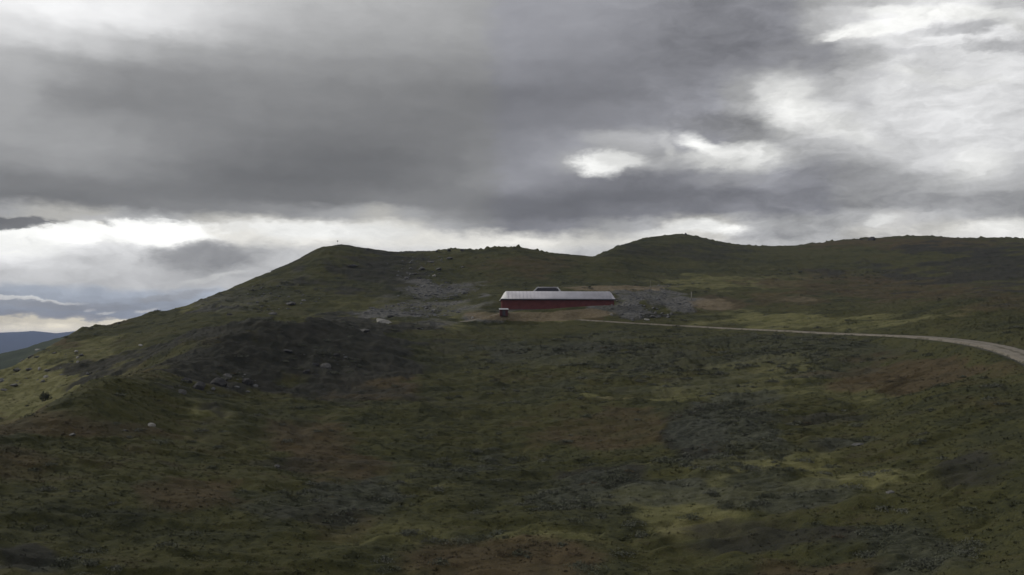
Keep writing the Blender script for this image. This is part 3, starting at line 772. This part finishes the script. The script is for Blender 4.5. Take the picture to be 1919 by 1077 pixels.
# ------------------------------------------------------------------ boulders
def boulder_mesh(seed, sx, sy, sz, sub=3):
    bm = bmesh.new(); bmesh.ops.create_icosphere(bm, subdivisions=sub, radius=1.0)
    r = np.random.default_rng(seed)
    pl = [(Vector(r.normal(size=3)).normalized(), r.uniform(0.55, 0.92)) for _ in range(11)]
    for v in bm.verts:
        c = v.co.copy()
        for n, d in pl:
            k = c.dot(n)
            if k > d: c -= n * (k - d)
        c *= 1 + 0.07 * float(r.normal()) * 0.5
        v.co = Vector((c.x * sx, c.y * sy, c.z * sz))
    bmesh.ops.recalc_face_normals(bm, faces=bm.faces)
    me = bpy.data.meshes.new('boulder'); bm.to_mesh(me); bm.free()
    return me
BOULDERS = [  # px, py, width in photo px, flatness, material, label, group
 (74, 690, 7, .9, 'p', 'brightest white boulder on the sunlit grassy slope', 0), (86, 705, 8, .8, 'p', 'pale boulder just below the brightest white boulder', 0), (81, 713, 9, .6, 'r', 'low grey boulder at the upper edge of the dark rocky strip', 0),
 (58, 666, 13, .4, 'r', 'flat grey slab near the skyline above the brightest white boulder', 0), (71, 654, 9, .5, 'p', 'pale flat boulder closest to the blue distance on the skyline', 0), (34, 691, 16, .4, 'r', 'long grey slab on the edge of the slope beside the valley', 0),
 (56, 690, 12, .5, 'r', 'grey slanting slab between the long slab and the brightest boulder', 0), (102, 660, 9, .5, 'r', 'small grey boulder above the grassy terraces, alone', 0), (143, 658, 7, .8, 'p', 'topmost pale boulder of the cluster on the grassy terraces', 0),
 (153, 664, 9, .6, 'r', 'grey boulder at the east side of the terrace cluster', 0), (146, 669, 6, .8, 'p', 'smallest pale boulder in the middle of the terrace cluster', 0), (146, 678, 6, .9, 'p', 'lowest pale boulder of the terrace cluster, above the dark strip', 0),
 (264, 646, 8, .6, 'p', 'lone pale boulder high on the slope above the dark gully', 0), (26, 719, 14, .4, 'r', 'low grey slab lying below the long slab on the grassy edge', 0), (6, 728, 14, .4, 'r', 'grey slab at the very edge of the picture above the grass', 0),
 (283, 794, 15, .5, 'p', 'pale pinkish boulder on the near slope below the dark crag', 0), (235, 805, 9, .5, 'r', 'small grey boulder west of the pinkish one on the near slope', 0), (136, 812, 12, .4, 'r', 'flat grey stone on the brown near slope under the sunlit grass', 0),
 (610, 684, 20, .7, 'r', 'largest grey rock on the dark heathery spur', 0), (590, 680, 16, .5, 'd', 'dark rock beside the largest grey rock of the spur', 0), (574, 694, 15, .6, 'd', 'dark rock below the largest grey rock of the spur', 0), (630, 662, 16, .5, 'd', 'dark slab above the largest grey rock of the spur', 0),
 (340, 733, 16, .7, 'r', 'grey rock at the foot of the dark crag', 0), (372, 722, 26, .8, 'd', 'dark rock at the west end of the crag', 0), (410, 716, 30, .8, 'd', 'broad dark rock in the middle of the crag', 0), (425, 705, 18, .8, 'r', 'grey rock resting on the broad dark crag rock', 0), (462, 712, 24, .8, 'd', 'dark rock at the east end of the crag', 0), (350, 712, 18, .7, 'd', 'small dark rock on top of the crag', 0),
 (540, 655, 16, .5, 'd', 'dark slab on the brow of the heathery spur', 0), (520, 872, 10, .6, 'r', 'lone grey stone in the brown heath below the spur', 0),
 (762, 521, 9, .9, 'r', 'round grey boulder lowest in the stony cluster under the ridge', 0), (814, 515, 9, .6, 'p', 'pale slanting boulder east of the stony cluster under the ridge', 0), (791, 502, 13, .6, 'r', 'grey slab in the centre of the stony cluster under the ridge', 0),
 (775, 512, 10, .5, 'r', 'grey boulder between the round one and the central slab', 0), (770, 502, 8, .6, 'r', 'small grey boulder at the west edge of the stony cluster', 0), (786, 519, 11, .4, 'r', 'flat grey slab at the foot of the stony cluster', 0), (822, 502, 14, .4, 'r', 'long grey slab between the stony cluster and the rocks near the ridge', 0),
 (808, 489, 13, .4, 'r', 'upper grey slab of the stony cluster under the ridge', 0), (842, 482, 13, .5, 'r', 'faint grey boulder just below the bumps of the ridge', 0), (660, 495, 20, .3, 'r', 'flat grey outcrop below the round summit', 0), (867, 499, 8, .5, 'r', 'small reddish grey boulder east of the stony cluster', 0),
 (885, 594, 6, .8, 'p', 'white stone beside the gravel drive west of the barn', 0), (1146, 588, 7, .8, 'p', 'white stone at the east end of the bank before the barn', 0), (718, 596, 36, .22, 'p', 'long pale slab at the foot of the scree', 0), (776, 586, 9, .7, 'r', 'grey boulder at the bottom of the scree', 0), (812, 581, 8, .7, 'p', 'pale boulder in the lower scree', 0), (788, 614, 16, .35, 'r', 'flat grey slab below the scree on the spur', 0), (680, 616, 26, .3, 'r', 'broad flat rock west of the scree on the spur', 0),
 (734, 591, 16, .5, 'd', 'dark rock on the east end of the long pale slab', 0), (1222, 592, 10, .7, 'r', 'grey stone in the dark rubble below the barn gravel', 0), (1212, 597, 12, .4, 'p', 'slanting pale slab in the dark rubble below the barn gravel', 0), (1228, 586, 8, .8, 'r', 'small grey stone above the slanting slab in the rubble', 0), (1199, 570, 9, .7, 'r', 'grey boulder in the heap beside the barn end', 0),
 (222, 606, 6, .9, 'd', 'dark rock jutting from the skyline above the sunlit slope', 0), (688, 467, 7, .8, 'd', 'dark rock on the skyline east of the round summit', 0), (744, 473, 6, .6, 'd', 'small dark rock on the low part of the near skyline', 0), (818, 470, 5, .8, 'd', 'westmost small bump of rock on the near ridge', 0), (841, 468, 8, .7, 'd', 'largest bump of rock on the near ridge', 0), (866, 468, 9, .7, 'd', 'eastmost bump of rock on the near ridge', 0), (1634, 447, 14, .7, 'd', 'double topped dark rock on the far skyline', 0), (1614, 448, 8, .5, 'd', 'low dark rock beside the double topped one on the far skyline', 0),
 (430, 588, 13, .5, 'd', 'dark rock in the stony grass above the spur', 0), (510, 585, 16, .4, 'r', 'grey slanting outcrop on the stony grass above the spur', 0), (545, 566, 18, .4, 'r', 'upper grey outcrop on the stony grass below the ridge', 0),
 (1608, 830, 22, .35, 'r', 'flat grey stone in the heath below the road bend', 0), (1668, 920, 14, .5, 'r', 'small pale stone in the dark lower heath', 0)]
BM = {'p': M_pale, 'r': M_rock, 'd': M_darkrock}
for k, (px, py, wpx, fl, m, lab, _) in enumerate(BOULDERS):
    b = ground_hit(px, py + wpx * 0.2, 90)
    r_ = math.hypot(b[0], b[1]); hwid = max(wpx * r_ / FPX / 2 * 1.08, 0.3)
    me = boulder_mesh(100 + k, hwid, hwid * random.uniform(0.7, 1.0), hwid * max(fl, 0.3) * 1.0)
    o = link('boulder', me, BM[m], None, (b[0], b[1], b[2] + hwid * fl * 0.12))
    o.rotation_euler = (random.uniform(-.2, .2), random.uniform(-.25, .25), random.uniform(-.5, .5))
    tag(o, lab, 'boulder', 'boulders lying on the fell')

# cairn on the far top: single stones
cb = ground_hit(1285, 440, 300)
cairn = empty('summit_cairn', (cb[0], cb[1], cb[2] - 0.2)); cairn.scale = (0.7, 0.7, 0.7)
tag(cairn, 'small stone cairn on the pointed far top', 'cairn')
for k in range(26):
    lvl = k // 8; a = k * 2.4
    rad = [1.3, 0.9, 0.5, 0.15][min(lvl, 3)]
    link('stone', boulder_mesh(400 + k, 0.55, 0.5, 0.38, 2), M_darkrock, cairn, (rad * math.cos(a), rad * math.sin(a), 0.15 + lvl * 0.55))

# ------------------------------------------------------------------ scattered cover
cell_ok = np.zeros((i_hill, NA - 1), bool)
c0 = np.searchsorted(AZ, R(-34)); c1 = np.searchsorted(AZ, R(34))
ex = XX[:-1, :-1]; 
dr = (RR[1:, :] - RR[:-1, :]); da = np.diff(AZ)
AREA = (dr[:, :-1] * RR[:-1, :-1] * da[None, :])[:i_hill]
Q = lambda A: A[:i_hill, :-1]
inview = np.zeros_like(AREA); inview[:, c0:c1] = 1
inview *= (Q(RR) > 45)
clear = sstep(Q(near_path), 0.2, 1.2) * (Q(dd) > 1.5)
def scatter(density):
    w = (density * AREA * inview * clear)
    n = int(w.sum()); cdf = np.cumsum(w.ravel()); cdf /= cdf[-1]
    idx = np.searchsorted(cdf, rng.random(n)); j, i = np.unravel_index(idx, w.shape)
    u = rng.random(n); v = rng.random(n)
    def bl(A): return (A[j, i] * (1 - u) + A[j, i + 1] * u) * (1 - v) + (A[j + 1, i] * (1 - u) + A[j + 1, i + 1] * u) * v
    return j, i, bl(XX), bl(YY), bl(ZZ), bl
RQ = Q(RR)
# grass tufts: three-cornered blades
den = 2.6 * (1 - sstep(RQ, 95, 330)) * (1 - 0.85 * Q(stone)) * (0.35 + 0.65 * sstep(Q(n2) + Q(n1), -0.35, 0.3)) * (1 - 0.6 * Q(dark)) + 0.10 * (RQ < 480)
j, i, x, y, z, bl = scatter(den)
n = len(x); NB = 5
ang = rng.random((n, NB)) * 6.283; lean = rng.uniform(0.6, 1.9, (n, NB)); hh = rng.uniform(0.09, 0.22, (n, NB)) * (1 + 0.4 * (rng.random((n, 1)) < 0.1)); wid = rng.uniform(0.025, 0.05, (n, NB)) * (1 + np.hypot(x, y)[:, None] / 160)
ox = x[:, None] + rng.normal(0, 0.09, (n, NB)); oy = y[:, None] + rng.normal(0, 0.09, (n, NB)); oz = z[:, None] - 0.03
tx, ty = np.cos(ang), np.sin(ang)
V = np.stack([np.stack([ox - ty * wid, oy + tx * wid, oz + 0 * ox], -1), np.stack([ox + ty * wid, oy - tx * wid, oz + 0 * ox], -1), np.stack([ox + tx * lean * hh, oy + ty * lean * hh, oz + hh], -1)], 2).reshape(-1, 3)
F = np.arange(len(V)).reshape(-1, 3)
rep = lambda a: np.repeat(a, NB * 3)
at = {k: rep(bl(A)) for k, A in (('rust', rust), ('grey', grey), ('dark', dark), ('dry_sunlit', dry_sunlit), ('stone', stone), ('earth', earth))}
at['tone'] = rep(np.clip(0.5 + rng.normal(0, 0.12, n), 0, 1))
tag(link('grass', np_mesh('grass', V, F, at), M_grass), 'short olive and rust coloured grass covering the hillside', None, None, 'stuff')
print('grass tufts', n)

def shrubs(name, den, size, leafn, leaf, mat, hue_fn, label, flat=0.36):
    j, i, x, y, z, bl = scatter(den)
    n = len(x); s = rng.uniform(size[0], size[1], n) * (0.75 + 0.5 * rng.random(n))
    rr = np.hypot(x, y)
    ln = np.clip((leafn * (95 / rr) ** 0.9 * (s / size[1]) ** 1.2), 10, leafn * 1.3).astype(int)
    tot = int(ln.sum()); own = np.repeat(np.arange(n), ln)
    th = rng.random(tot) * 6.283; ct = rng.random(tot); rad = rng.random(tot) ** 0.35
    st_ = np.sqrt(1 - ct * ct)
    # uneven outline: every shrub leans and has lobes of its own
    ph = rng.random(n) * 6.283; lob = 1 + 0.28 * np.sin(3 * th + ph[own]) + 0.18 * np.sin(5 * th + 2.1 * ph[own])
    px_ = st_ * np.cos(th) * rad * lob; py_ = st_ * np.sin(th) * rad * lob; pz_ = ct * rad * flat * (1 + 0.25 * np.sin(2 * th + ph[own]))
    C = np.stack([x[own] + px_ * s[own], y[own] + py_ * s[own], z[own] - 0.05 + pz_ * s[own]], -1)
    a = rng.normal(size=(tot, 3)); a /= np.linalg.norm(a, axis=1)[:, None]
    b = np.cross(a, rng.normal(size=(tot, 3))); b /= np.linalg.norm(b, axis=1)[:, None]
    L = (leaf * rng.uniform(0.7, 1.4, tot) * (rr[own] / 95) ** 0.55)[:, None]
    V = np.stack([C - a * L, C + b * L * 0.5, C + a * L, C - b * L * 0.5], 1).reshape(-1, 3)
    F = np.arange(len(V)).reshape(-1, 4)
    hue = np.repeat(np.clip(hue_fn(bl, n)[own] + rng.normal(0, 0.08, tot), 0, 1), 4)
    tone = np.repeat(np.clip(0.4 + rng.normal(0, 0.06, tot) + rng.normal(0, 0.10, n)[own], 0, 1), 4)
    o = link(name, np_mesh(name, V, F, {'hue': hue, 'tone': tone}), mat)
    print(name, n, tot)
    return tag(o, label, None, None, 'stuff')
pt2 = sstep(Q(n2) * 0.9 + Q(n1) * 0.35, 0.02, 0.30)
pt3 = sstep(Q(fbm(XX / 5.5, YY / 3.5, 95, 3)) + 0.5 * Q(n2), -0.10, 0.18)
pt = sstep(Q(n2) * 0.8 + Q(n1) * 0.5, -0.12, 0.22)
shrubs('willow_scrub', (0.70 * Q(grey) ** 1.2 * pt3 + 0.02 * pt2 + 0.004) * (1 - 0.65 * sstep(RQ, 120, 320)) * (RQ < 420) * (1 - Q(stone)), (0.45, 1.3), 300, 0.085, M_willow,
       lambda bl, n: rng.uniform(0.1, 0.9, n), 'low grey green willow scrub growing in patches and hollows')
shrubs('dwarf_birch', (0.24 * Q(grey) * pt3 + 0.12 * np.clip(Q(rust) * 0.8 + Q(dark) * 0.7, 0, 1) * pt2 + 0.015 * pt2 + 0.05 * Q(dry_sunlit) * (Q(PX) < 330) * pt2) * (1 - 0.8 * sstep(RQ, 120, 330)) * (RQ < 420) * (1 - Q(stone)), (0.3, 0.75), 150, 0.065, M_birch,
       lambda bl, n: np.clip(0.1 + 0.6 * bl(rust) + 0.85 * bl(dark) + rng.normal(0, 0.12, n), 0, 1), 'knee high olive and brown dwarf birch mats among the heath')

# loose rock of the scree and rubble, too many to count
den = np.zeros_like(RQ)
for (px, py, rx, ry, s) in [(828, 550, 62, 26, .55), (770, 584, 90, 16, .5), (1190, 578, 52, 24, .6), (1225, 555, 34, 14, .5), (1275, 575, 34, 14, .3), (1200, 594, 60, 8, .5), (785, 503, 60, 24, .12), (420, 715, 90, 26, .12), (600, 678, 60, 22, .12), (60, 700, 110, 40, .05), (520, 560, 80, 26, .06), (480, 580, 60, 14, .08)]:
    d = np.sqrt(((Q(PX) - px) / rx) ** 2 + ((Q(PY) - py) / ry) ** 2) + 0.5 * Q(n2)
    den = np.maximum(den, s * (1 - sstep(d, 0.5, 1.2)))
j, i, x, y, z, bl = scatter(den)
n = len(x)
bm = bmesh.new(); bmesh.ops.create_icosphere(bm, subdivisions=1, radius=1.0)
bv = np.array([v.co[:] for v in bm.verts]); bf = np.array([[v.index for v in f.verts] for f in bm.faces]); bm.free()
s = 0.16 + 0.5 * rng.random(n) ** 3.0
V = bv[None] * (1 + rng.normal(0, 0.22, (n, len(bv), 1))) * np.stack([s * rng.uniform(.8, 1.6, n), s * rng.uniform(.8, 1.3, n), s * rng.uniform(.4, .8, n)], -1)[:, None]
V = V + np.stack([x, y, z + s * 0.1], -1)[:, None]
F = (bf[None] + (np.arange(n) * len(bv))[:, None, None]).reshape(-1, 3)
tag(link('scree', np_mesh('scree', V.reshape(-1, 3), F), M_scree), 'loose blue grey scree and rubble on the slope around the barn', None, None, 'stuff')
print('scree', n)

# a single low bush on the sunlit slope
bb = ground_hit(84, 751, 180)
bush = empty('dark_bush', tuple(bb)); tag(bush, 'single small dark green bush alone on the sunlit grassy slope', 'bush')
bm = bmesh.new()
for k in range(6):
    a = k * 1.05; add_tube(bm, (0, 0, -0.2), (0.6 * math.cos(a), 0.6 * math.sin(a), 1.1), 0.06, 0.02, 6)
bm_obj('stem', bm, M_wood, bush)
tot = 900
C = rng.normal(size=(tot, 3)); C /= np.linalg.norm(C, axis=1)[:, None]; C *= (rng.random(tot) ** 0.4)[:, None]
C = C * [1.25, 1.1, 1.05] * (1 + 0.3 * np.sin(3 * np.arctan2(C[:, 1], C[:, 0])))[:, None] + [0, 0, 0.95]
a = rng.normal(size=(tot, 3)); a /= np.linalg.norm(a, axis=1)[:, None]; b = np.cross(a, rng.normal(size=(tot, 3))); b /= np.linalg.norm(b, axis=1)[:, None]
V = np.stack([C - a * .14, C + b * .08, C + a * .14, C - b * .08], 1).reshape(-1, 3)
link('foliage', np_mesh('foliage', V, np.arange(tot * 4).reshape(-1, 4), {'hue': np.zeros(tot * 4), 'tone': np.repeat(rng.random(tot) * 0.4, 4)}), M_birch, bush)

# ------------------------------------------------------------------ haze
zmin = float(ZZ.min()) - 1.5; zmax = float(ZZ.max()) + 12
hm = bpy.data.materials.new('air'); hm.use_nodes = True
hm.node_tree.nodes.clear()
hv = hm.node_tree.nodes.new('ShaderNodeVolumePrincipled'); ho = hm.node_tree.nodes.new('ShaderNodeOutputMaterial')
hv.inputs['Color'].default_value = (0.50, 0.62, 1.0, 1); hv.inputs['Density'].default_value = 7.0e-5; hv.inputs['Anisotropy'].default_value = 0.0
hm.node_tree.links.new(hv.outputs[0], ho.inputs['Volume'])
bm = bmesh.new(); add_box(bm, (-17000, -17000, zmin), (17000, 17000, zmax))
tag(bm_obj('haze', bm, hm), kind='stuff')
